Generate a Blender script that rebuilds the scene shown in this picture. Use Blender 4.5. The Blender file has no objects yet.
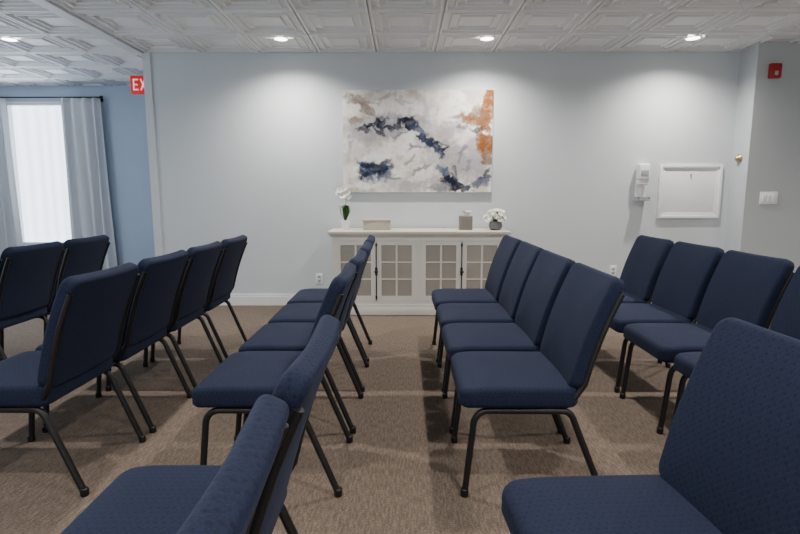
import bpy, math, random
from mathutils import Vector, noise, Matrix
random.seed(4)
COL = bpy.context.scene.collection
CEIL = 2.70

# ---------------------------------------------------------------- materials
def mat(name, color, rough=0.6, metal=0.0, bump=0.0, bscale=200, var=0.0, vscale=3, spec=0.5, sheen=0.0):
    m = bpy.data.materials.new(name); m.use_nodes = True
    nt = m.node_tree; N = nt.nodes; L = nt.links
    b = N["Principled BSDF"]
    b.inputs["Base Color"].default_value = (*color, 1)
    b.inputs["Roughness"].default_value = rough
    b.inputs["Metallic"].default_value = metal
    b.inputs["Specular IOR Level"].default_value = spec
    if sheen: b.inputs["Sheen Weight"].default_value = sheen
    tc = N.new("ShaderNodeTexCoord")
    nz = N.new("ShaderNodeTexNoise"); nz.inputs["Scale"].default_value = vscale
    L.new(tc.outputs["Object"], nz.inputs["Vector"])
    mx = N.new("ShaderNodeMix"); mx.data_type = 'RGBA'
    v = max(var, 0.02)
    mx.inputs[6].default_value = (*[c*(1-v) for c in color], 1)
    mx.inputs[7].default_value = (*[min(1, c*(1+v)) for c in color], 1)
    L.new(nz.outputs["Fac"], mx.inputs[0]); L.new(mx.outputs[2], b.inputs["Base Color"])
    if bump:
        n2 = N.new("ShaderNodeTexNoise"); n2.inputs["Scale"].default_value = bscale
        L.new(tc.outputs["Object"], n2.inputs["Vector"])
        bp = N.new("ShaderNodeBump"); bp.inputs["Strength"].default_value = bump; bp.inputs["Distance"].default_value = 0.003
        L.new(n2.outputs["Fac"], bp.inputs["Height"]); L.new(bp.outputs["Normal"], b.inputs["Normal"])
    return m

def emis(name, color, s):
    m = bpy.data.materials.new(name); m.use_nodes = True
    b = m.node_tree.nodes["Principled BSDF"]
    b.inputs["Base Color"].default_value = (*color, 1)
    b.inputs["Emission Color"].default_value = (*color, 1)
    b.inputs["Emission Strength"].default_value = s
    return m

def sheer():
    m = emis("bright_sheer_shade", (0.84, 0.92, 1.0), 3.6)
    nt = m.node_tree; N = nt.nodes; L = nt.links; b = N["Principled BSDF"]
    tc = N.new("ShaderNodeTexCoord")
    wv = N.new("ShaderNodeTexWave"); wv.bands_direction = 'X'; wv.inputs["Scale"].default_value = 2.2; wv.inputs["Distortion"].default_value = 3.5
    wv.inputs["Detail"].default_value = 1
    mp = N.new("ShaderNodeMapping"); mp.inputs["Scale"].default_value = (1, 1, .15)
    L.new(tc.outputs["Object"], mp.inputs["Vector"]); L.new(mp.outputs["Vector"], wv.inputs["Vector"])
    cr = N.new("ShaderNodeValToRGB"); e = cr.color_ramp.elements
    e[0].color = (0.66, 0.75, 0.85, 1); e[1].color = (0.84, 0.92, 1.0, 1); e[1].position = .9
    L.new(wv.outputs["Fac"], cr.inputs["Fac"]); L.new(cr.outputs["Color"], b.inputs["Emission Color"])
    return m

def fabric():
    m = bpy.data.materials.new("navy_fabric"); m.use_nodes = True
    nt = m.node_tree; N = nt.nodes; L = nt.links; b = N["Principled BSDF"]
    tc = N.new("ShaderNodeTexCoord")
    mp = N.new("ShaderNodeMapping"); mp.inputs["Rotation"].default_value = (0.785, 0.0, 0.785)
    L.new(tc.outputs["Object"], mp.inputs["Vector"])
    vo = N.new("ShaderNodeTexVoronoi"); vo.inputs["Scale"].default_value = 74; vo.inputs["Randomness"].default_value = 0.15
    L.new(mp.outputs["Vector"], vo.inputs["Vector"])
    cr = N.new("ShaderNodeValToRGB")
    cr.color_ramp.elements[0].position = 0.12; cr.color_ramp.elements[0].color = (0.0070, 0.0100, 0.024, 1)
    cr.color_ramp.elements[1].position = 0.42; cr.color_ramp.elements[1].color = (0.0112, 0.0165, 0.041, 1)
    L.new(vo.outputs["Distance"], cr.inputs["Fac"])
    nz = N.new("ShaderNodeTexNoise"); nz.inputs["Scale"].default_value = 300; nz.inputs["Detail"].default_value = 4
    L.new(tc.outputs["Object"], nz.inputs["Vector"])
    mx = N.new("ShaderNodeMix"); mx.data_type = 'RGBA'; mx.blend_type = 'MULTIPLY'; mx.inputs[0].default_value = 0.6
    mr = N.new("ShaderNodeMapRange"); mr.inputs["From Min"].default_value = 0.3; mr.inputs["From Max"].default_value = 0.7
    mr.inputs["To Min"].default_value = 0.45; mr.inputs["To Max"].default_value = 1.5
    L.new(nz.outputs["Fac"], mr.inputs["Value"])
    L.new(cr.outputs["Color"], mx.inputs[6]); L.new(mr.outputs["Result"], mx.inputs[7])
    L.new(mx.outputs[2], b.inputs["Base Color"])
    b.inputs["Roughness"].default_value = 0.85; b.inputs["Specular IOR Level"].default_value = 0.18
    b.inputs["Sheen Weight"].default_value = 0.035; b.inputs["Sheen Tint"].default_value = (0.55, 0.68, 1, 1)
    bp = N.new("ShaderNodeBump"); bp.inputs["Strength"].default_value = 0.45; bp.inputs["Distance"].default_value = 0.0015
    ad = N.new("ShaderNodeMath"); ad.operation = 'ADD'
    L.new(vo.outputs["Distance"], ad.inputs[0]); L.new(nz.outputs["Fac"], ad.inputs[1])
    L.new(ad.outputs[0], bp.inputs["Height"]); L.new(bp.outputs["Normal"], b.inputs["Normal"])
    return m

def carpet():
    m = bpy.data.materials.new("carpet"); m.use_nodes = True
    nt = m.node_tree; N = nt.nodes; L = nt.links; b = N["Principled BSDF"]
    tc = N.new("ShaderNodeTexCoord")
    def nz(sc, scale, det=3):
        mp = N.new("ShaderNodeMapping"); mp.inputs["Scale"].default_value = sc
        L.new(tc.outputs["Object"], mp.inputs["Vector"])
        n = N.new("ShaderNodeTexNoise"); n.inputs["Scale"].default_value = scale; n.inputs["Detail"].default_value = det
        L.new(mp.outputs["Vector"], n.inputs["Vector"]); return n.outputs["Fac"]
    a = nz((1, 3.0, 1), 75); c = nz((5.0, .8, 1), 24, 4); d = nz((1, 1, 1), 240, 2)
    def m2(op, x, y):
        q = N.new("ShaderNodeMath"); q.operation = op
        for i, v in enumerate((x, y)):
            if isinstance(v, (int, float)): q.inputs[i].default_value = v
            else: L.new(v, q.inputs[i])
        return q.outputs[0]
    s = m2('ADD', m2('MULTIPLY', a, 0.34), m2('ADD', m2('MULTIPLY', c, 0.32), m2('MULTIPLY', d, 0.34)))
    cr = N.new("ShaderNodeValToRGB"); e = cr.color_ramp.elements
    e[0].position = 0.36; e[0].color = (0.074, 0.057, 0.045, 1)
    e[1].position = 0.64; e[1].color = (0.262, 0.208, 0.168, 1)
    k = e.new(0.5); k.color = (0.148, 0.116, 0.094, 1)
    L.new(s, cr.inputs["Fac"]); L.new(cr.outputs["Color"], b.inputs["Base Color"])
    b.inputs["Roughness"].default_value = 0.95; b.inputs["Specular IOR Level"].default_value = 0.1
    bp = N.new("ShaderNodeBump"); bp.inputs["Strength"].default_value = 0.4; bp.inputs["Distance"].default_value = 0.004
    L.new(s, bp.inputs["Height"]); L.new(bp.outputs["Normal"], b.inputs["Normal"])
    return m

def glass():
    m = bpy.data.materials.new("cabinet_glass"); m.use_nodes = True
    nt = m.node_tree; N = nt.nodes; L = nt.links
    N.remove(N["Principled BSDF"])
    t = N.new("ShaderNodeBsdfTransparent"); t.inputs[0].default_value = (0.98, 0.98, 0.96, 1)
    df = N.new("ShaderNodeBsdfDiffuse"); df.inputs[0].default_value = (0.62, 0.59, 0.53, 1)
    g = N.new("ShaderNodeBsdfGlossy"); g.inputs["Roughness"].default_value = 0.08
    m0 = N.new("ShaderNodeMixShader"); m0.inputs[0].default_value = 0.42
    L.new(t.outputs[0], m0.inputs[1]); L.new(df.outputs[0], m0.inputs[2])
    mx = N.new("ShaderNodeMixShader"); mx.inputs[0].default_value = 0.08
    L.new(m0.outputs[0], mx.inputs[1]); L.new(g.outputs[0], mx.inputs[2])
    L.new(mx.outputs[0], N["Material Output"].inputs[0])
    return m

M = dict(
    wall=mat("wall_paint", (0.595, 0.637, 0.662), 0.7, bump=0.12, bscale=120, var=0.02),
    blue=mat("wall_paint_blue", (0.41, 0.495, 0.61), 0.7, bump=0.12, bscale=120, var=0.02),
    right=mat("wall_paint_grey", (0.47, 0.50, 0.52), 0.7, bump=0.12, bscale=120),
    ceil=mat("tin_ceiling", (0.76, 0.765, 0.765), 0.6),
    trim=mat("trim_white", (0.78, 0.79, 0.80), 0.45),
    beam=mat("ceiling_strip_paint", (0.62, 0.64, 0.66), 0.6),
    fabric=fabric(), carpet=carpet(), glass=glass(),
    metal=mat("black_frame", (0.009, 0.009, 0.010), 0.42, metal=0.2, bump=0.3, bscale=400),
    cab=mat("cabinet_paint", (0.72, 0.70, 0.65), 0.5, bump=0.15, bscale=60, var=0.06, vscale=8),
    cabtop=mat("cabinet_top", (0.64, 0.60, 0.52), 0.45, var=0.08, vscale=10),
    inside=mat("cabinet_inside", (0.70, 0.67, 0.61), 0.7),
    iron=mat("dark_iron", (0.02, 0.018, 0.016), 0.5, metal=0.6),
    white=mat("white_plastic", (0.88, 0.89, 0.89), 0.35),
    grey=mat("grey_plastic", (0.35, 0.38, 0.40), 0.35),
    taupe=mat("taupe_box", (0.20, 0.18, 0.16), 0.7, bump=0.3, bscale=200),
    beige=mat("beige_box", (0.46, 0.42, 0.36), 0.7, bump=0.4, bscale=150, var=0.2, vscale=60),
    canvas=mat("canvas_edge", (0.62, 0.60, 0.56), 0.8),
    tissue=mat("tissue_paper", (0.85, 0.85, 0.85), 0.9),
    petal=mat("white_petal", (0.90, 0.90, 0.85), 0.6),
    yellow=mat("flower_centre", (0.70, 0.52, 0.12), 0.7),
    green=mat("leaf_green", (0.06, 0.16, 0.04), 0.5, var=0.3, vscale=30),
    vase=mat("grey_bowl", (0.16, 0.165, 0.16), 0.35, metal=0.3),
    curtain=mat("curtain_cloth", (0.60, 0.62, 0.65), 0.85, bump=0.2, bscale=300),
    red=mat("red_plastic", (0.36, 0.012, 0.010), 0.4),
    exitred=emis("exit_red", (0.62, 0.004, 0.004), 0.40),
    exitwhite=emis("exit_white", (1.0, 0.62, 0.60), 0.55),
    lens=emis("lamp_lens", (1.0, 0.95, 0.88), 12),
    sky=sheer(),
    brass=mat("brass", (0.45, 0.36, 0.2), 0.35, metal=0.7),
)

# ---------------------------------------------------------------- geometry
class Geo:
    def __init__(s): s.v=[]; s.f=[]; s.m=[]
    def add(s, v, f, m=0):
        o=len(s.v); s.v += [tuple(p) for p in v]; s.f += [tuple(i+o for i in q) for q in f]; s.m += [m]*len(f)
    def box(s, a, b, m=0, bev=0.0):
        (x0,y0,z0),(x1,y1,z1)=a,b
        if bev<=0:
            s.add([(x0,y0,z0),(x1,y0,z0),(x1,y1,z0),(x0,y1,z0),(x0,y0,z1),(x1,y0,z1),(x1,y1,z1),(x0,y1,z1)],
                  [(0,3,2,1),(4,5,6,7),(0,1,5,4),(1,2,6,5),(2,3,7,6),(3,0,4,7)], m)
        else:
            import bmesh
            bm=bmesh.new(); bmesh.ops.create_cube(bm,size=1)
            for v in bm.verts: v.co=Vector(((x0+x1)/2+v.co.x*(x1-x0),(y0+y1)/2+v.co.y*(y1-y0),(z0+z1)/2+v.co.z*(z1-z0)))
            bmesh.ops.bevel(bm,geom=bm.edges[:],offset=bev,segments=3,affect='EDGES',profile=0.5)
            bm.verts.index_update()
            s.add([v.co[:] for v in bm.verts],[[v.index for v in f.verts] for f in bm.faces],m); bm.free()
    def tube(s, path, r, n=12, m=0, rr=None):
        P=[Vector(p) for p in path]; k=len(P); rings=[]
        T=[(P[min(i+1,k-1)]-P[max(i-1,0)]).normalized() for i in range(k)]
        up=Vector((0,1,0)) if abs(T[0].y)<0.9 else Vector((1,0,0))
        u=(up-T[0]*up.dot(T[0])).normalized(); vs=[]
        for i in range(k):
            u=(u-T[i]*u.dot(T[i])).normalized(); w=T[i].cross(u)
            ri=rr[i] if rr else r
            for j in range(n):
                a=2*math.pi*j/n; vs.append(P[i]+(u*math.cos(a)+w*math.sin(a))*ri)
        fs=[(i*n+j,i*n+(j+1)%n,(i+1)*n+(j+1)%n,(i+1)*n+j) for i in range(k-1) for j in range(n)]
        fs.append(tuple(range(n))[::-1]); fs.append(tuple(range((k-1)*n,k*n)))
        s.add(vs,fs,m)
    def lathe(s, prof, c=(0,0,0), n=24, m=0):
        vs=[]; k=len(prof)
        for r,z in prof:
            for j in range(n):
                a=2*math.pi*j/n; vs.append((c[0]+r*math.cos(a),c[1]+r*math.sin(a),c[2]+z))
        fs=[(i*n+j,i*n+(j+1)%n,(i+1)*n+(j+1)%n,(i+1)*n+j) for i in range(k-1) for j in range(n)]
        fs.append(tuple(range(n))[::-1]); fs.append(tuple(range((k-1)*n,k*n)))
        s.add(vs,fs,m)
    def mesh(s, name, mats, smooth=True, recalc=True):
        me=bpy.data.meshes.new(name); me.from_pydata(s.v,[],s.f)
        for x in mats: me.materials.append(x)
        me.polygons.foreach_set("material_index", s.m)
        if recalc:
            import bmesh
            bm=bmesh.new(); bm.from_mesh(me); bmesh.ops.recalc_face_normals(bm,faces=bm.faces[:]); bm.to_mesh(me); bm.free()
        me.update()
        if smooth:
            me.shade_smooth()
            try: me.set_sharp_from_angle(angle=math.radians(35))
            except Exception: pass
        return me

def obj(name, data, parent=None, loc=(0,0,0), rot=(0,0,0), label=None, cat=None, kind=None, group=None):
    o=bpy.data.objects.new(name,data); COL.objects.link(o)
    o.location=loc; o.rotation_euler=rot
    if parent: o.parent=parent
    if label: o["label"]=label
    if cat: o["category"]=cat
    if kind: o["kind"]=kind
    if group: o["group"]=group
    return o

def struct(name, g, m, smooth=False, label=None):
    return obj(name, g.mesh(name,[m] if not isinstance(m,list) else m,smooth), kind="structure", label=label or name.replace("_"," ")+" of the meeting room", cat=name.split("_")[0])

# ---------------------------------------------------------------- room
XL, XR, YN = -6.6, 5.6, -3.2
g=Geo(); g.box((XL-.1,YN-.1,-.1),(XR+.1,7.6,0)); struct("floor",g,M["carpet"],label="brown and taupe flecked carpet floor")
g=Geo(); g.box((-2.72,5.70,0),(3.66,5.85,CEIL+.1)); struct("wall_back",g,M["wall"],label="pale blue-grey painted wall behind the cabinet")
g=Geo(); g.box((-2.72,5.85,0),(-2.57,7.4,CEIL+.1)); struct("wall_recess",g,M["blue"])
g=Geo(); g.box((3.52,5.42,0),(XR,5.70,CEIL+.1)); struct("wall_front_right",g,M["right"],label="grey painted wall projecting beside the pale wall")
g=Geo(); g.box((XR,YN,0),(XR+.1,5.6,CEIL+.1)); struct("wall_right",g,M["wall"])
g=Geo(); g.box((XL-.1,YN,0),(XL,7.5,CEIL+.1)); struct("wall_left",g,M["blue"])
g=Geo(); g.box((XL,YN-.1,0),(XR,YN,CEIL+.1)); struct("wall_rear",g,M["wall"])
WX0,WX1,WZ0,WZ1=-5.52,-4.58,0.50,2.50
g=Geo()
g.box((XL,7.4,0),(WX0,7.5,CEIL+.1)); g.box((WX1,7.4,0),(-2.57,7.5,CEIL+.1))
g.box((WX0,7.4,0),(WX1,7.5,WZ0)); g.box((WX0,7.4,WZ1),(WX1,7.5,CEIL+.1))
struct("wall_window",g,M["blue"],label="blue painted wall around the curtained window")

# window frame + bright shade
g=Geo(); w=.05
g.box((WX0,7.39,WZ0),(WX0+w,7.49,WZ1)); g.box((WX1-w,7.39,WZ0),(WX1,7.49,WZ1))
g.box((WX0+w,7.39,WZ0),(WX1-w,7.49,WZ0+w)); g.box((WX0+w,7.39,WZ1-w),(WX1-w,7.49,WZ1))
g.box((WX0+w,7.475,WZ0+w),(WX1-w,7.485,WZ1-w),1)
struct("window_1",g,[M["trim"],M["sky"]],label="tall white-framed window glowing through a sheer shade")

# ceiling of pressed tiles
g=Geo(); S=0.61
prof=[(1.0,.028),(.978,.028),(.974,0),(.91,0),(.90,.026),(.74,.026),(.733,.004),(.69,.004),(.683,.028),(.50,.028),(.49,.006),(.455,.006),(.445,.022)]
x=-2.72-7*S
while x<XR:
    y=5.70+3*S
    while y>YN:
        cx,cy=x+S/2,y-S/2
        vs=[]
        for s_,h in prof:
            q=s_*S/2
            vs+=[(cx-q,cy-q,CEIL+h),(cx+q,cy-q,CEIL+h),(cx+q,cy+q,CEIL+h),(cx-q,cy+q,CEIL+h)]
        fs=[(i*4+j,i*4+(j+1)%4,i*4+4+(j+1)%4,i*4+4+j) for i in range(len(prof)-1) for j in range(4)]
        k=(len(prof)-1)*4; fs.append((k,k+1,k+2,k+3))
        g.add(vs,fs)
        y-=S
    x+=S
me=g.mesh("ceiling",[M["ceil"]],False,recalc=False)
obj("ceiling",me,kind="structure",label="white pressed tin tile ceiling with nested squares",cat="ceiling")
g=Geo(); g.box((XL,YN,CEIL+.035),(XR,7.5,CEIL+.12)); struct("ceiling_deck",g,M["ceil"])
g=Geo(); g.box((-2.84,YN,CEIL-.016),(-2.725,5.70,CEIL+.02),bev=.005); struct("trim_1",g,M["beam"],label="flat pale ceiling strip dividing the two areas")
g=Geo(); g.box((-2.735,5.685,0),(-2.655,5.70,CEIL-.001)); g.box((-2.735,5.70,0),(-2.72,5.78,CEIL-.001)); struct("trim_2",g,M["wall"],label="painted corner trim at the wall end")

# baseboards
g=Geo()
g.box((-2.65,5.682,0),(3.52,5.70,.10)); g.box((-2.65,5.688,.10),(3.52,5.70,.125)); struct("baseboard_back",g,M["trim"])
g=Geo(); g.box((3.505,5.405,0),(XR,5.42,.12)); g.box((3.505,5.42,0),(3.52,5.68,.12)); struct("baseboard_right",g,M["trim"])
g=Geo(); g.box((XL,7.385,0),(-2.72,7.40,.12)); struct("baseboard_window",g,M["trim"])

# ---------------------------------------------------------------- curtains
RZ=2.535
g=Geo(); g.tube([(-6.1,7.29,RZ),(-4.12,7.29,RZ)],.009); g.lathe([(0.001,-.022),(.016,-.012),(.020,0),(.016,.012),(.001,.022)],c=(-4.105,7.29,RZ))
for xx in (-6.08,-4.16):
    g.box((xx-.008,7.29,RZ-.01),(xx+.008,7.40,RZ+.01)); g.box((xx-.02,7.39,RZ-.04),(xx+.02,7.40,RZ+.04))
obj("curtain_rod",g.mesh("curtain_rod",[M["iron"]]),label="thin dark metal curtain rod above the window",cat="curtain rod")
def curtain(x0,x1,folds,label,ph):
    nx,nz=130,26; vs=[]
    for k in range(nz+1):
        t=k/nz; z=RZ-.013-t*(RZ-.036)
        for i in range(nx+1):
            u=i/nx
            a=2*math.pi*folds*u+ph
            amp=.034+.020*noise.noise(Vector((u*5,t*1.2,ph)))
            fl=1+.12*t
            xx=x0+(x1-x0)*(u*fl+.012*math.sin(4*t+u*9)+.006*math.sin(a*2))
            vs.append((xx,7.28+amp*math.sin(a+.6*math.sin(t*2.6+u*7)),z))
    fs=[(k*(nx+1)+i,k*(nx+1)+i+1,(k+1)*(nx+1)+i+1,(k+1)*(nx+1)+i) for k in range(nz) for i in range(nx)]
    g=Geo(); g.add(vs,fs); o=obj("curtain",g.mesh("curtain",[M["curtain"]],recalc=False),label=label,cat="curtain",group="window curtains")
    md=o.modifiers.new("s","SOLIDIFY"); md.thickness=.003; md.offset=0
curtain(-6.05,-5.43,5,"pale grey floor-length curtain gathered beside the window",0.3)
curtain(-4.68,-4.13,4,"pale grey curtain panel hanging at the window edge",1.4)

# ---------------------------------------------------------------- chairs
def rr(hx,hy,R,n=7):
    R=min(R,hx-1e-4,hy-1e-4); pts=[]
    for cx,cy,a0 in ((hx-R,hy-R,0),(-hx+R,hy-R,90),(-hx+R,-hy+R,180),(hx-R,-hy+R,270)):
        for i in range(n+1):
            a=math.radians(a0+90*i/n); pts.append((cx+R*math.cos(a),cy+R*math.sin(a)))
    out=[]
    for i,p in enumerate(pts):
        q=pts[(i+1)%len(pts)]; out.append(p)
        if (i+1)%(n+1)==0:
            for k in range(1,8): out.append((p[0]+(q[0]-p[0])*k/8,p[1]+(q[1]-p[1])*k/8))
    return out
def pillow(hx,hy,R,z0,z1,er,crown_t,crown_b=0.0,deform=None):
    g=Geo(); rings=[]
    def ring(ins,z): rings.append([(x,y,z) for x,y in rr(hx-ins,hy-ins,max(R-ins,.004))])
    S_=(1-.02,.85,.7,.5,.3,.12)
    for s in reversed(S_):
        q=[(x*s,y*s) for x,y in rr(hx-er,hy-er,max(R-er,.004))]
        rings.append([(x,y,z0-crown_b*(1-s**2.5)) for x,y in q])
    for i in range(7):
        a=math.pi/2*i/6; ring(er*(1-math.sin(a)),z0+er*(1-math.cos(a)))
    for i in range(7):
        a=math.pi/2*i/6; ring(er*(1-math.cos(a)),z1-er+er*math.sin(a))
    for s in S_:
        q=[(x*s,y*s) for x,y in rr(hx-er,hy-er,max(R-er,.004))]
        rings.append([(x,y,z1+crown_t*(1-s**2.5)) for x,y in q])
    n=len(rings[0]); vs=[p for r in rings for p in r]
    if deform: vs=[deform(*p) for p in vs]
    fs=[(i*n+j,i*n+(j+1)%n,(i+1)*n+(j+1)%n,(i+1)*n+j) for i in range(len(rings)-1) for j in range(n)]
    fs.append(tuple(range(n))[::-1]); fs.append(tuple(range((len(rings)-1)*n,len(rings)*n)))
    g.add(vs,fs); return g

def dseat(x,y,z):
    t=max(0,(-x-.12)/.13)          # waterfall at the front (local -x)
    z2=z-.018*t*t*(1 if z>.40 else .3)
    return (x-.068, y*(1-.02*max(0,x/.25)), z2)
seat_me=pillow(.238,.256,.048,.380,.468,.024,.010,deform=dseat).mesh("seat",[M["fabric"]])

BH=.235   # half height of back
def backpos(v):   # v in [-BH,BH] -> x,z centre line (reclined, lumbar curve)
    t=(v+BH)/(2*BH)
    x=.152+.132*t+.022*t*t-.010*math.sin(math.pi*t)
    z=.450+.458*t-.008*t*t
    return x,z
def dback(a,b,c):
    # a: vertical param, b: width, c: thickness (front = negative x)
    x,z=backpos(a); x2,z2=backpos(a+.01)
    tx,tz=(x2-x),(z2-z); l=math.hypot(tx,tz); nx,nz=tz/l,-tx/l
    t=min(1,max(0,(a+BH)/(2*BH)))
    wid=1-.035*(1-t)**1.5 
    cc=c+.012*(1-(b/.25)**2)   # slight wrap-around
    return (x+nx*cc, b*wid, z+nz*cc)
back_me=pillow(BH,.257,.046,-.033,.024,.019,.005,.009,deform=dback).mesh("backrest",[M["fabric"]])

def arc(cx,cz,r,a0,a1,y,n=7):
    return [(cx+r*math.cos(math.radians(a0+(a1-a0)*i/n)),y,cz+r*math.sin(math.radians(a0+(a1-a0)*i/n))) for i in range(n+1)]
YL=.234; RT=.0135
def front_leg(y):
    g=Geo(); zt=.367
    pts=[(-.280,y,.02)]+arc(-.190,zt-.06,.06,176,90,y)+[(-.10,y,zt),(-.02,y,zt)]
    g.tube(pts,RT); g.lathe([(.0155,0),(.017,.004),(.0165,.03),(.013,.034)],c=(-.281,y,0),n=14)
    return g.mesh("leg",[M["metal"]])
def rear_leg(y):
    g=Geo(); zt=.367
    pts=[(-.02,y,zt),(.04,y,zt),(.09,y,zt)]+arc(.10,zt-.05,.05,90,22,y)+[(.275,y,.02)]
    g.tube(pts,RT); g.lathe([(.0155,0),(.017,.004),(.0165,.03),(.013,.034)],c=(.278,y,0),n=14)
    return g.mesh("leg",[M["metal"]])
def post(y):
    g=Geo(); s=1 if y>0 else -1
    pts=[(.04,y,.389),(.10,y,.392),(.140,y,.408)]
    for i in range(9):
        t=i/8; v=-BH+.03+t*(2*BH-.09); x,z=backpos(v); wid=1-.035*(1-t)**1.5
        pts.append((x+.024,s*.250*wid,z))
    g.tube(pts,.0125); return g.mesh("back_post",[M["metal"]])
def bars():
    g=Geo()
    g.tube([(-.15,-YL,.367),(-.15,YL,.367)],.009); g.tube([(.08,-YL,.367),(.08,YL,.367)],.009)
    g.box((-.26,-.225,.373),(.13,.225,.384),bev=.003)
    return g.mesh("seat_support",[M["metal"]])
PARTS=[("seat",seat_me),("backrest",back_me),("leg",front_leg(YL)),("leg",front_leg(-YL)),("leg",rear_leg(YL)),("leg",rear_leg(-YL)),
       ("back_post",post(YL)),("back_post",post(-YL)),("seat_support",bars())]
def build_chair():
    root=obj("padded_chair",None); root.empty_display_size=.2
    return root,[obj(n,m,parent=root) for n,m in PARTS]
proto,parts=build_chair()
first=True
def place_chair(x,y,rz,label,group):
    global first
    if first:
        r=proto; first=False
    else:
        r=proto.copy(); COL.objects.link(r)
        for p in parts:
            c=p.copy(); c.parent=r; COL.objects.link(c)
    r.location=(x,y,0); r.rotation_euler=(0,0,rz)
    r["label"]=label; r["category"]="chair"; r["group"]=group
SP=.572
LAB="navy patterned upholstered chair with black metal legs, in a row"
rows={ "A":(-2.68,[0,1,2]), "B":(-1.575,[0,1,2,3]), "C":(-.54,[0,1,2,3]), "D":(.535,[0,1,2,3]), "E":(1.61,[0,1,2,3]) }
for k,(X,idx) in rows.items():
    for i in idx:
        place_chair(X+random.uniform(-.008,.008), 3.93-i*SP, random.uniform(-.012,.012), LAB, "rows of padded chairs")
place_chair(.58,1.085,.06,"navy padded chair standing alone past a gap in its row","rows of padded chairs")
place_chair(-.49,1.13,.0,"navy padded chair beside a gap in its row","rows of padded chairs")
place_chair(-.50,1.13-SP+.005,.02,"navy padded chair at the end of the row","rows of padded chairs")

# ---------------------------------------------------------------- cabinet
CX0,CX1,CF,CB,CH=-.72,1.04,5.22,5.66,.862
cab=obj("sideboard_cabinet",None,loc=((CX0+CX1)/2,(CF+CB)/2,0),label="cream painted sideboard with four glass-paned doors against wall",cat="cabinet")
hw=(CX1-CX0)/2; hd=(CB-CF)/2
g=Geo()
g.box((-hw-.035,-hd-.035,CH-.035),(hw+.035,hd,CH),bev=.006)
g.box((-hw-.015,-hd-.015,CH-.055),(hw+.015,hd,CH-.035),bev=.004)
obj("top",g.mesh("top",[M["cabtop"]]),parent=cab)
g=Geo()
zb,zt=.11,CH-.055
for xx in (-hw,hw-.03): g.box((xx,-hd+.022,zb),(xx+.03,hd,zt))
g.box((-hw,hd-.015,zb),(hw,hd,zt),1)
g.box((-hw,-hd+.022,zb),(hw,hd,zb+.03)); g.box((-hw,-hd+.022,zt-.03),(hw,hd,zt))
g.box((-.02,-hd+.022,zb),(.02,hd,zt))
g.box((-hw+.03,-hd+.05,.38),(-.02,hd-.015,.398),1); g.box((.02,-hd+.05,.38),(hw-.03,hd-.015,.398),1)
g.box((-hw+.03,-hd+.05,.58),(-.02,hd-.015,.598),1); g.box((.02,-hd+.05,.58),(hw-.03,hd-.015,.598),1)
g.box((-hw,-hd,zt-.045),(hw,-hd+.022,zt)); g.box((-hw,-hd,zb),(hw,-hd+.022,zb+.035))
for xx,w_ in ((-hw,.035),(hw-.035,.035),(-.018,.036)): g.box((xx,-hd,zb+.035),(xx+w_,-hd+.022,zt-.045))
g.box((-hw-.014,-hd-.014,0),(hw+.014,hd,.088),bev=.004); g.box((-hw-.007,-hd-.007,.088),(hw+.007,hd,.112),bev=.004)
obj("body",g.mesh("body",[M["cab"],M["inside"]]),parent=cab)
dz0,dz1=zb+.037,zt-.047
dw=(hw-.035-.018-.004)/2
doors=[(-hw+.036,1),(-hw+.036+dw+.002,-1),(.019,1),(.019+dw+.002,-1)]
dh=dz1-dz0
def door_me():
    g=Geo(); st=.052
    g.box((0,0,0),(st,.022,dh)); g.box((dw-st,0,0),(dw,.022,dh))
    g.box((st,0,0),(dw-st,.022,st)); g.box((st,0,dh-st*.8),(dw-st,.022,dh))
    g.box((dw/2-.009,.003,st),(dw/2+.009,.018,dh-st*.8))
    ih=dh-1.8*st
    for k in (1,2): g.box((st,.003,st+ih*k/3-.007),(dw-st,.018,st+ih*k/3+.007))
    return g.mesh("door",[M["cab"]],False)
def glass_me():
    g=Geo(); g.box((.046,.009,.046),(dw-.046,.012,dh-.036)); return g.mesh("glass_pane",[M["glass"]],False)
def bolt_me():
    g=Geo(); h=dh
    g.tube([(0,-.012,.01),(0,-.012,h-.01)],.0055,10)
    for z in (.04,h-.04): g.box((-.009,-.016,z-.012),(.009,0,z+.012),bev=.003)
    g.box((-.012,-.018,h/2-.04),(.012,0,h/2+.04),bev=.004)
    g.tube([(0,-.016,h/2),(0,-.040,h/2)],.005,8); g.tube([(-.02,-.042,h/2),(-.008,-.044,h/2),(.008,-.044,h/2),(.02,-.042,h/2)],.009,10,rr=[.006,.009,.009,.006])
    return g.mesh("handle",[M["iron"]])
dm,gm,bm_=door_me(),glass_me(),bolt_me()
for i,(x,s) in enumerate(doors):
    d=obj("door",dm,parent=cab,loc=(x,-hd-.002,dz0))
    obj("glass_pane",gm,parent=d)
    if s==-1: obj("handle",bm_,parent=d,loc=(.0,0,0),label="dark iron bolt handle")

# ---------------------------------------------------------------- things on the cabinet
def petalflower(r, npet, cup, name, cr=.25, w=.42):
    g=Geo()
    for k in range(npet):
        a=2*math.pi*k/npet; ca,sa=math.cos(a),math.sin(a); vs=[];m_=6
        for i in range(m_+1):
            t=i/m_; wd=w*r*math.sin(math.pi*min(1,t*.86+.10))
            zz=cup*r*t*t
            for j in (-1,0,1):
                px=r*t; py=wd*j
                vs.append((px*ca-py*sa,px*sa+py*ca,zz+(.06*r if j else 0)*t+.0006*k))
        fs=[(i*3+j,i*3+j+1,i*3+j+4,i*3+j+3) for i in range(m_) for j in (0,1)]
        g.add(vs,fs,0)
    g.lathe([(.001,-.1*r),(cr*r,0),(cr*r*.8,.12*r),(.001,.2*r)],n=10,m=1)
    return g.mesh(name,[M["petal"],M["yellow"]],recalc=False)

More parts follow.
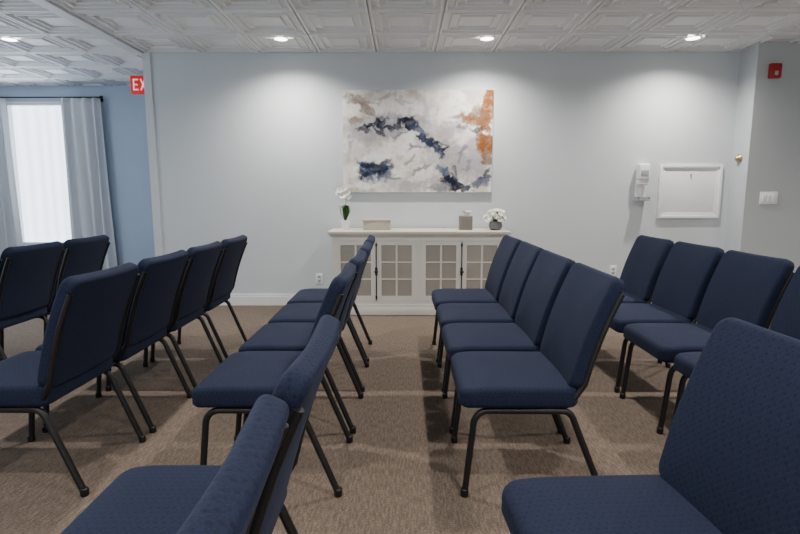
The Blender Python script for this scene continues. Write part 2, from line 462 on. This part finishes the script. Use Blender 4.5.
# orchid
orc=obj("potted_orchid",None,loc=(-.60,5.42,CH),label="small white orchid in a white pot on the cabinet",cat="plant")
g=Geo(); g.lathe([(.030,0),(.038,.01),(.046,.09),(.047,.10),(.042,.10),(.041,.09),(.001,.088)]); obj("pot",g.mesh("pot",[M["white"]]),parent=orc)
g=Geo(); g.tube([(0,0,.088),(.004,0,.2),(.010,-.005,.30),(.0,-.01,.37),(-.03,-.02,.40)],.0035,8); obj("stem",g.mesh("stem",[M["green"]]),parent=orc)
def leaf(l,wd,bend):
    g=Geo(); vs=[];n=8
    for i in range(n+1):
        t=i/n; q=wd*math.sin(math.pi*(.08+.9*t)); z=bend*math.sin(t*2.2)*l
        for j in (-1,0,1): vs.append((l*t,q*j,z+(abs(j)*.15*wd)))
    g.add(vs,[(i*3+j,i*3+j+1,i*3+j+4,i*3+j+3) for i in range(n) for j in (0,1)]); return g.mesh("leaf",[M["green"]],recalc=False)
lm=leaf(.14,.030,.8)
for a,e_ in ((.3,-.7),(1.6,-.6),(2.7,-.8),(3.6,-.5),(4.4,-.9),(5.4,-.6),(3.1,-1.0),(0.0,-1.0)): obj("leaf",lm,parent=orc,loc=(0,0,.088),rot=(0,e_,a))
fm=petalflower(.040,5,.15,"flower",.2,.60)
for p in ((-.03,-.03,.40),(.022,-.03,.385),(-.066,-.035,.385),(-.02,-.045,.355),(.034,-.028,.348),(-.01,-.03,.425),(-.052,-.04,.412)):
    obj("flower",fm,parent=orc,loc=p,rot=(1.35+random.uniform(-.2,.2),random.uniform(-.4,.4),random.uniform(-.4,.4)))

# low box
g=Geo(); g.box((-.14,-.07,0),(.14,.07,.085),bev=.006); b1=obj("storage_box",g.mesh("storage_box",[M["beige"]]),loc=(-.27,5.40,CH),label="low beige rectangular box on the cabinet top",cat="box")
g=Geo(); g.box((-.145,-.075,.085),(.145,.075,.112),bev=.005); obj("lid",g.mesh("lid",[M["beige"]]),parent=b1)
# tissue box
g=Geo(); g.box((-.065,-.065,0),(.065,.065,.145),bev=.006); tb=obj("tissue_box",g.mesh("tissue_box",[M["taupe"]]),loc=(.65,5.42,CH),label="taupe cube tissue box with a white tissue",cat="tissue box")
g=Geo(); vs=[]
for k in range(7):
    t=k/6
    for i in range(25):
        a=2*math.pi*i/24; r=(.018+.03*t)*(1+.35*math.sin(3*a+2*t)); vs.append((r*math.cos(a),.6*r*math.sin(a),.144+.05*t+.012*t*math.sin(2*a)))
g.add(vs,[(k*25+i,k*25+i+1,(k+1)*25+i+1,(k+1)*25+i) for k in range(6) for i in range(24)])
obj("tissue",g.mesh("tissue",[M["tissue"]],recalc=False),parent=tb)
# bouquet
bq=obj("flower_arrangement",None,loc=(.955,5.38,CH),label="white daisy arrangement in a round grey bowl on cabinet",cat="flowers")
g=Geo(); g.lathe([(.038,0),(.060,.012),(.072,.045),(.064,.08),(.054,.092),(.048,.090),(.001,.085)]); obj("bowl",g.mesh("bowl",[M["vase"]]),parent=bq)
fm2=petalflower(.034,9,.25,"flower",.36,.26)
g=Geo()
pts=[]
NF=26
for k in range(NF):
    th=k*2.39996; cz=1-(k+.5)/NF*1.1; sn=math.sqrt(max(0,1-cz*cz)); d=Vector((sn*math.cos(th),sn*math.sin(th),cz))
    q=random.uniform(.82,1.08)
    c=Vector((0,0,.120))+Vector((d.x*.098,d.y*.085,d.z*.088))*q; pts.append((c,d))
for c,d in pts: g.tube([(0,0,.085),tuple(c*.6+Vector((0,0,.036))),tuple(c)],.002,6)
obj("stems",g.mesh("stems",[M["green"]]),parent=bq)
for k,(c,d) in enumerate(pts):
    d2=(d+Vector((random.uniform(-.3,.3),random.uniform(-.5,0),random.uniform(-.3,.3)))).normalized()
    q=d2.to_track_quat('Z','Y').to_euler(); obj("flower",fm2,parent=bq,loc=c,rot=q)
lm2=leaf(.125,.024,.3)
for k in range(18): obj("leaf",lm2,parent=bq,loc=(0,0,.09),rot=(0,random.uniform(-1.2,.0),k*.35))

# ---------------------------------------------------------------- painting
PX0,PX1,PZ0,PZ1=-.64,.95,1.25,2.315
W,H=PX1-PX0,PZ1-PZ0
nx,ny=330,220
def fbm(x,y,s,o=5,sd=0.0):
    v=0;a=.5;f=s
    for i in range(o): v+=a*noise.noise(Vector((x*f,y*f,sd+i*7.3))); a*=.55; f*=2.05
    return v
def sm(a,b,x):
    t=min(1,max(0,(x-a)/(b-a))); return t*t*(3-2*t)
def mixc(c,d,t): return tuple(c[i]*(1-t)+d[i]*t for i in range(3))
# (u,v,ru,rv,angle,colour,strength,softness)
NV=(.008,.011,.030); DG=(.040,.046,.078); BL=(.030,.058,.145); RU=(.24,.085,.018); BR=(.20,.12,.08); GY=(.22,.22,.26); LV=(.38,.37,.42); WH=(.90,.88,.84); BK=(.007,.008,.014)
blobs=[(35,36,34,11,-5,LV,.9,1),(75,24,42,12,0,LV,.6,1),(20,60,26,12,10,GY,.4,1),(108,70,30,16,20,GY,.6,1),(130,64,18,22,0,LV,.8,1),(60,92,44,8,0,LV,.6,1),(97,38,26,11,10,GY,.5,1),(84,88,14,9,40,GY,.5,1),
 (48,16,26,8,0,WH,1,1),(52,60,30,10,-10,WH,1,1),(108,22,20,10,0,WH,.9,1),(18,95,20,5,0,WH,.9,1),(78,84,14,7,0,WH,.8,1),(118,48,9,6,0,WH,.7,1),
 (14,9,14,5,10,BR,.75,.7),(26,17,11,3.5,30,BR,.75,.7),(10,27,8,4,0,BR,.7,.7),(42,9,10,2.5,-10,BR,.5,.7),(60,12,8,2,10,BR,.35,.7),
 (26,33,7,3.6,-12,NV,1,.4),(20,38,7,2,15,DG,.8,.4),(38,32,5,5,20,NV,.9,.4),(46,38,9,3,5,DG,.9,.4),(63,33,8,5.5,-8,NV,1,.35),(74,38,9,3.4,20,BL,.85,.5),(36,41,8,2.4,30,BK,.9,.4),(66,27,6,1.6,-15,BK,.8,.4),(55,44,7,1.6,-20,GY,.9,.6),
 (80,47,10,2.8,28,NV,.95,.4),(91,52,9,6,35,BK,1,.35),(98,62,8,3,60,DG,.95,.4),(86,52,15,7,20,BL,.4,.8),(74,56,11,3,10,GY,.9,.6),(101,56,5,2,-30,NV,.8,.4),
 (20,72,8,2.4,40,BL,.7,.5),(31,81,15,9,-8,BL,.95,.5),(33,79,9,5,20,NV,.9,.4),(41,74,8,3,-30,DG,.8,.4),(22,85,7,3,20,NV,.7,.4),(48,84,6,2,10,GY,.8,.6),
 (102,82,9,3,35,BL,.8,.5),(107,90,10,6,10,NV,1,.4),(120,95,10,3.5,-5,NV,.9,.4),(135,91,10,4.5,-20,BL,.8,.5),(96,96,10,3,0,GY,.8,.6),(141,82,6,2.4,-50,DG,.8,.4),(113,80,6,1.8,50,NV,.7,.4),
 (76,78,12,1.8,-25,DG,.6,.5),(64,70,9,1.8,-35,GY,.8,.5),(118,62,10,2.2,-60,DG,.5,.5),(8,50,7,3,70,GY,.6,.7),(126,72,6,2,-40,GY,.8,.5),
 (147,10,7,17,0,RU,1,.5),(143,30,6,11,0,RU,.95,.5),(128,30,13,6,15,RU,.95,.6),(118,27,7,3,0,BR,.8,.6),(143,55,8,12,0,RU,1,.5),(137,44,5,6,0,RU,.8,.5),(137,22,6,7,0,BR,.8,.6),(132,41,9,2.4,-30,NV,.8,.4),(146,68,5,4,0,BR,.8,.5),(122,38,6,2,10,NV,.6,.4)]
cols=[]; verts=[]
for j in range(ny+1):
    for i in range(nx+1):
        u=149*i/nx; v=101*(1-j/ny)
        a1,b1=u/149,v/149
        du=9*fbm(a1,b1,4.5,4,1.7)+8*fbm(a1,b1,20,4,33.); dv=7*fbm(a1,b1,4.5,4,9.1)+7*fbm(a1,b1,22,4,55.)
        c=mixc((.56,.50,.44),(.88,.86,.81),sm(-.22,.2,fbm(a1,b1,5,5,3.)))
        uu,vv=u+du,v+dv
        n=fbm(a1,b1,26,4,12.); n3=fbm(a1,b1,9,4,77.)
        for (bu,bv,ru,rv,an,cc,st,so) in blobs:
            a=math.radians(an); x=(uu-bu)*math.cos(a)+(vv-bv)*math.sin(a); y=-(uu-bu)*math.sin(a)+(vv-bv)*math.cos(a)
            d=(x/ru)**2+(y/rv)**2
            if d<3.2:
                k=(1-sm(.9-.85*so,1.5+.5*so,d+n*2.0+n3*1.2))*st*(.98+.7*n)
                if k>0: c=mixc(c,cc,min(1,k))
        g_=1+.16*fbm(a1,b1,40,3,5.)
        cols.append((c[0]*g_,c[1]*g_,c[2]*g_,1)); verts.append((W*i/nx-W/2,0,H*j/ny-H/2))
gp=Geo(); gp.add(verts,[(j*(nx+1)+i,j*(nx+1)+i+1,(j+1)*(nx+1)+i+1,(j+1)*(nx+1)+i) for j in range(ny) for i in range(nx)],0)
nV=len(gp.v)
gp.box((-W/2,.0005,-H/2),(W/2,.034,H/2),1)
pm=bpy.data.materials.new("abstract_paint"); pm.use_nodes=True
at=pm.node_tree.nodes.new("ShaderNodeAttribute"); at.attribute_name="paint"
pb=pm.node_tree.nodes["Principled BSDF"]; pm.node_tree.links.new(at.outputs["Color"],pb.inputs["Base Color"]); pb.inputs["Roughness"].default_value=.75; pb.inputs["Specular IOR Level"].default_value=.2
me=gp.mesh("painting",[pm,M["canvas"]],False,recalc=False)
ca=me.color_attributes.new("paint",'FLOAT_COLOR','POINT')
flat=[]
for k in range(len(me.vertices)): flat+=list(cols[k]) if k<nV else [.6,.6,.6,1]
ca.data.foreach_set("color",flat)
obj("painting",me,loc=((PX0+PX1)/2,5.6655,(PZ0+PZ1)/2),label="unframed abstract canvas in cream, navy, grey and rust",cat="painting")

# ---------------------------------------------------------------- wall fittings
ap=obj("access_panel",None,loc=(3.09,5.70,1.255),label="white framed square access panel on the wall",cat="wall panel")
g=Geo(); a,b_=.335,.285
for q,d in ((.0,.028),(.025,.016)):
    w_=.03 if q==0 else .035
    A,B=a-q,b_-q
    g.box((-A,-d,-B),(-A+w_,0,B),bev=.003); g.box((A-w_,-d,-B),(A,0,B),bev=.003)
    g.box((-A+w_,-d,-B),(A-w_,0,-B+w_),bev=.003); g.box((-A+w_,-d,B-w_),(A-w_,0,B),bev=.003)
obj("frame",g.mesh("frame",[M["white"]]),parent=ap)
g=Geo(); g.box((-.276,-.012,-.226),(.276,0,.226),bev=.003); dd=obj("door",g.mesh("door",[M["white"]]),parent=ap)
g=Geo(); g.tube([(0,-.012,.185),(0,-.026,.185)],.009); obj("knob",g.mesh("knob",[M["grey"]]),parent=dd)
# dispenser
dp=obj("sanitizer_dispenser",None,loc=(2.56,5.70,1.13),label="white wall-mounted hand sanitizer dispenser with drip tray",cat="dispenser")
g=Geo(); g.box((-.055,-.015,.03),(.055,0,.40),bev=.005); obj("back_plate",g.mesh("back_plate",[M["white"]]),parent=dp)
g=Geo(); g.box((-.06,-.10,.25),(.06,-.01,.42),bev=.018); g.box((-.05,-.085,.20),(.05,-.01,.25),bev=.006); obj("housing",g.mesh("housing",[M["white"]]),parent=dp)
g=Geo(); g.box((-.04,-.104,.29),(.04,-.098,.35),bev=.002); obj("window_panel",g.mesh("window_panel",[M["grey"]]),parent=dp)
g=Geo(); g.box((-.06,-.115,.03),(.06,-.01,.045),bev=.004); g.box((-.06,-.115,.045),(-.052,-.01,.07)); g.box((.052,-.115,.045),(.06,-.01,.07)); g.box((-.06,-.115,.045),(.06,-.107,.07)); obj("drip_tray",g.mesh("drip_tray",[M["grey"]]),parent=dp)
# strobe
st=obj("fire_alarm",None,loc=(3.69,5.421,2.44),label="red fire alarm strobe box high on the wall",cat="fire alarm")
g=Geo(); g.box((-.055,-.045,-.07),(.055,0,.07),bev=.008); obj("housing",g.mesh("housing",[M["red"]]),parent=st)
g=Geo(); g.box((-.015,-.055,-.045),(.015,-.043,-.005),bev=.004); obj("strobe_lens",g.mesh("strobe_lens",[M["grey"]]),parent=st)
# switch
sw=obj("light_switch",None,loc=(3.76,5.42,1.19),label="white triple light switch plate on grey wall",cat="light switch")
g=Geo(); g.box((-.09,-.007,-.062),(.09,0,.062),bev=.003); obj("plate",g.mesh("plate",[M["white"]]),parent=sw)
g=Geo(); g.box((-.017,-.013,-.035),(.017,-.006,.035),bev=.002); rm=g.mesh("rocker",[M["white"]])
for xx in (-.05,0,.05): obj("rocker",rm,parent=sw,loc=(xx,0,0))
# outlets
g=Geo(); g.box((-.036,-.006,-.058),(.036,0,.058),bev=.003); plm=g.mesh("plate",[M["white"]])
g=Geo(); g.box((-.017,-.010,-.014),(.017,-.005,.014),bev=.003); skm=g.mesh("socket",[M["grey"]])
for xx,zz0,lb in ((2.32,.39,"white electrical outlet plate low on the bare wall"),(-.93,.30,"white electrical outlet plate low on wall beside cabinet")):
    ou=obj("wall_outlet",None,loc=(xx,5.70,zz0),label=lb,cat="outlet",group="electrical outlets on the wall")
    obj("plate",plm,parent=ou)
    for zz in (-.022,.022): obj("socket",skm,parent=ou,loc=(0,0,zz))
# round fitting on return wall
g=Geo(); g.lathe([(.045,0),(.045,.012),(.036,.02),(.030,.032),(.018,.045),(.001,.048)])
obj("door_bumper",g.mesh("door_bumper",[M["brass"]]),loc=(3.521,5.56,1.60),rot=(0,-math.pi/2,0),label="small round brass fitting on the wall near the corner",cat="wall fitting")

# exit sign
ex=obj("exit_sign",None,loc=(-2.935,6.15,2.465),label="lit red exit sign mounted beside the wall corner",cat="exit sign")
g=Geo(); g.box((-.170,-.02,-.100),(.165,.02,.100),bev=.008); g.box((.165,-.012,-.03),(.216,.012,.03)); obj("housing",g.mesh("housing",[M["exitred"]]),parent=ex)
def letter(strokes):
    g=Geo()
    for s in strokes:
        (x0,z0),(x1,z1)=s; d=Vector((x1-x0,0,z1-z0)); n=Vector((-d.z,0,d.x)).normalized()*.0075
        a=Vector((x0,0,z0));b=Vector((x1,0,z1)); q=[a-n,b-n,b+n,a+n]
        g.add([(p.x,-.004,p.z) for p in q]+[(p.x,0,p.z) for p in q],[(0,1,2,3),(7,6,5,4),(0,4,5,1),(1,5,6,2),(2,6,7,3),(3,7,4,0)])
    return g.mesh("letter",[M["exitwhite"]],False)
h=.062; w_=.026
LT=[[((-w_,-h),(-w_,h)),((-w_,h-.007),(w_,h-.007)),((-w_,0),(w_*.7,0)),((-w_,-h+.007),(w_,-h+.007))],
    [((-w_,-h),(w_,h)),((-w_,h),(w_,-h))],[((0,-h),(0,h))],[((0,-h),(0,h)),((-w_-.004,h-.007),(w_+.004,h-.007))]]
for L_,xx in zip(LT,(-.105,-.025,.040,.105)): obj("letter",letter(L_),parent=ex,loc=(xx,-.020,0))

# ---------------------------------------------------------------- downlights
g=Geo(); g.lathe([(.062,.002),(.078,.002),(.080,-.002),(.072,-.005),(.062,-.002)],n=28); g.f=g.f[:-2]; g.m=g.m[:-2]
ringm=g.mesh("trim_ring",[M["trim"]])
g=Geo(); g.lathe([(.063,-.002),(.063,.0)],n=28); lensm=g.mesh("lens",[M["lens"]])
def down(x,y,power,color=(1,.945,.87)):
    d=obj("recessed_downlight",None,loc=(x,y,CEIL-.001),label="round recessed ceiling downlight, lit",cat="ceiling light",group="recessed ceiling downlights")
    obj("trim_ring",ringm,parent=d); obj("lens",lensm,parent=d)
    l=bpy.data.lights.new("spot","SPOT"); l.energy=power; l.color=color; l.spot_size=math.radians(150); l.spot_blend=1.0; l.shadow_soft_size=.04
    obj("lamp",l,parent=d,loc=(0,0,-.02))
for x in (-1.17,.80,2.76): down(x,5.22,155)
down(-3.78,5.22,36)
for y in (3.0,.8,-1.6):
    for x in (-1.17,.8,2.8,4.6): down(x,y,138)
for y in (3.0,.6): down(-3.82,y,36)

# daylight at the window and from assumed left windows; rear light is added fill
def area(name,loc,rot,sx,sy,e,c):
    l=bpy.data.lights.new(name,"AREA"); l.shape='RECTANGLE'; l.size=sx; l.size_y=sy; l.energy=e; l.color=c
    obj(name,l,loc=loc,rot=rot)
area("window_daylight",(-5.06,7.2,1.5),(-math.pi/2,0,0),.9,1.9,50,(.78,.88,1))
area("side_daylight",(XL+.1,3.2,1.5),(0,-math.pi/2,0),1.6,3.5,90,(.74,.86,1))
area("rear_fill",(-.5,YN+.1,1.3),(math.pi/2+.15,0,0),6,1.8,85,(.92,.96,1))  # added fill behind the camera to lift the ceiling, no window there

w=bpy.data.worlds.new("world"); bpy.context.scene.world=w; w.use_nodes=True
w.node_tree.nodes["Background"].inputs[0].default_value=(.7,.82,1,1); w.node_tree.nodes["Background"].inputs[1].default_value=.4

# ---------------------------------------------------------------- camera
cd=bpy.data.cameras.new("camera"); cd.sensor_width=36; cd.lens=520*36/800; cd.clip_start=.02
co=bpy.data.objects.new("camera",cd); COL.objects.link(co)
co.location=(0,0,1.22); co.rotation_euler=(math.radians(90-7.88),0,.0058)
bpy.context.scene.camera=co
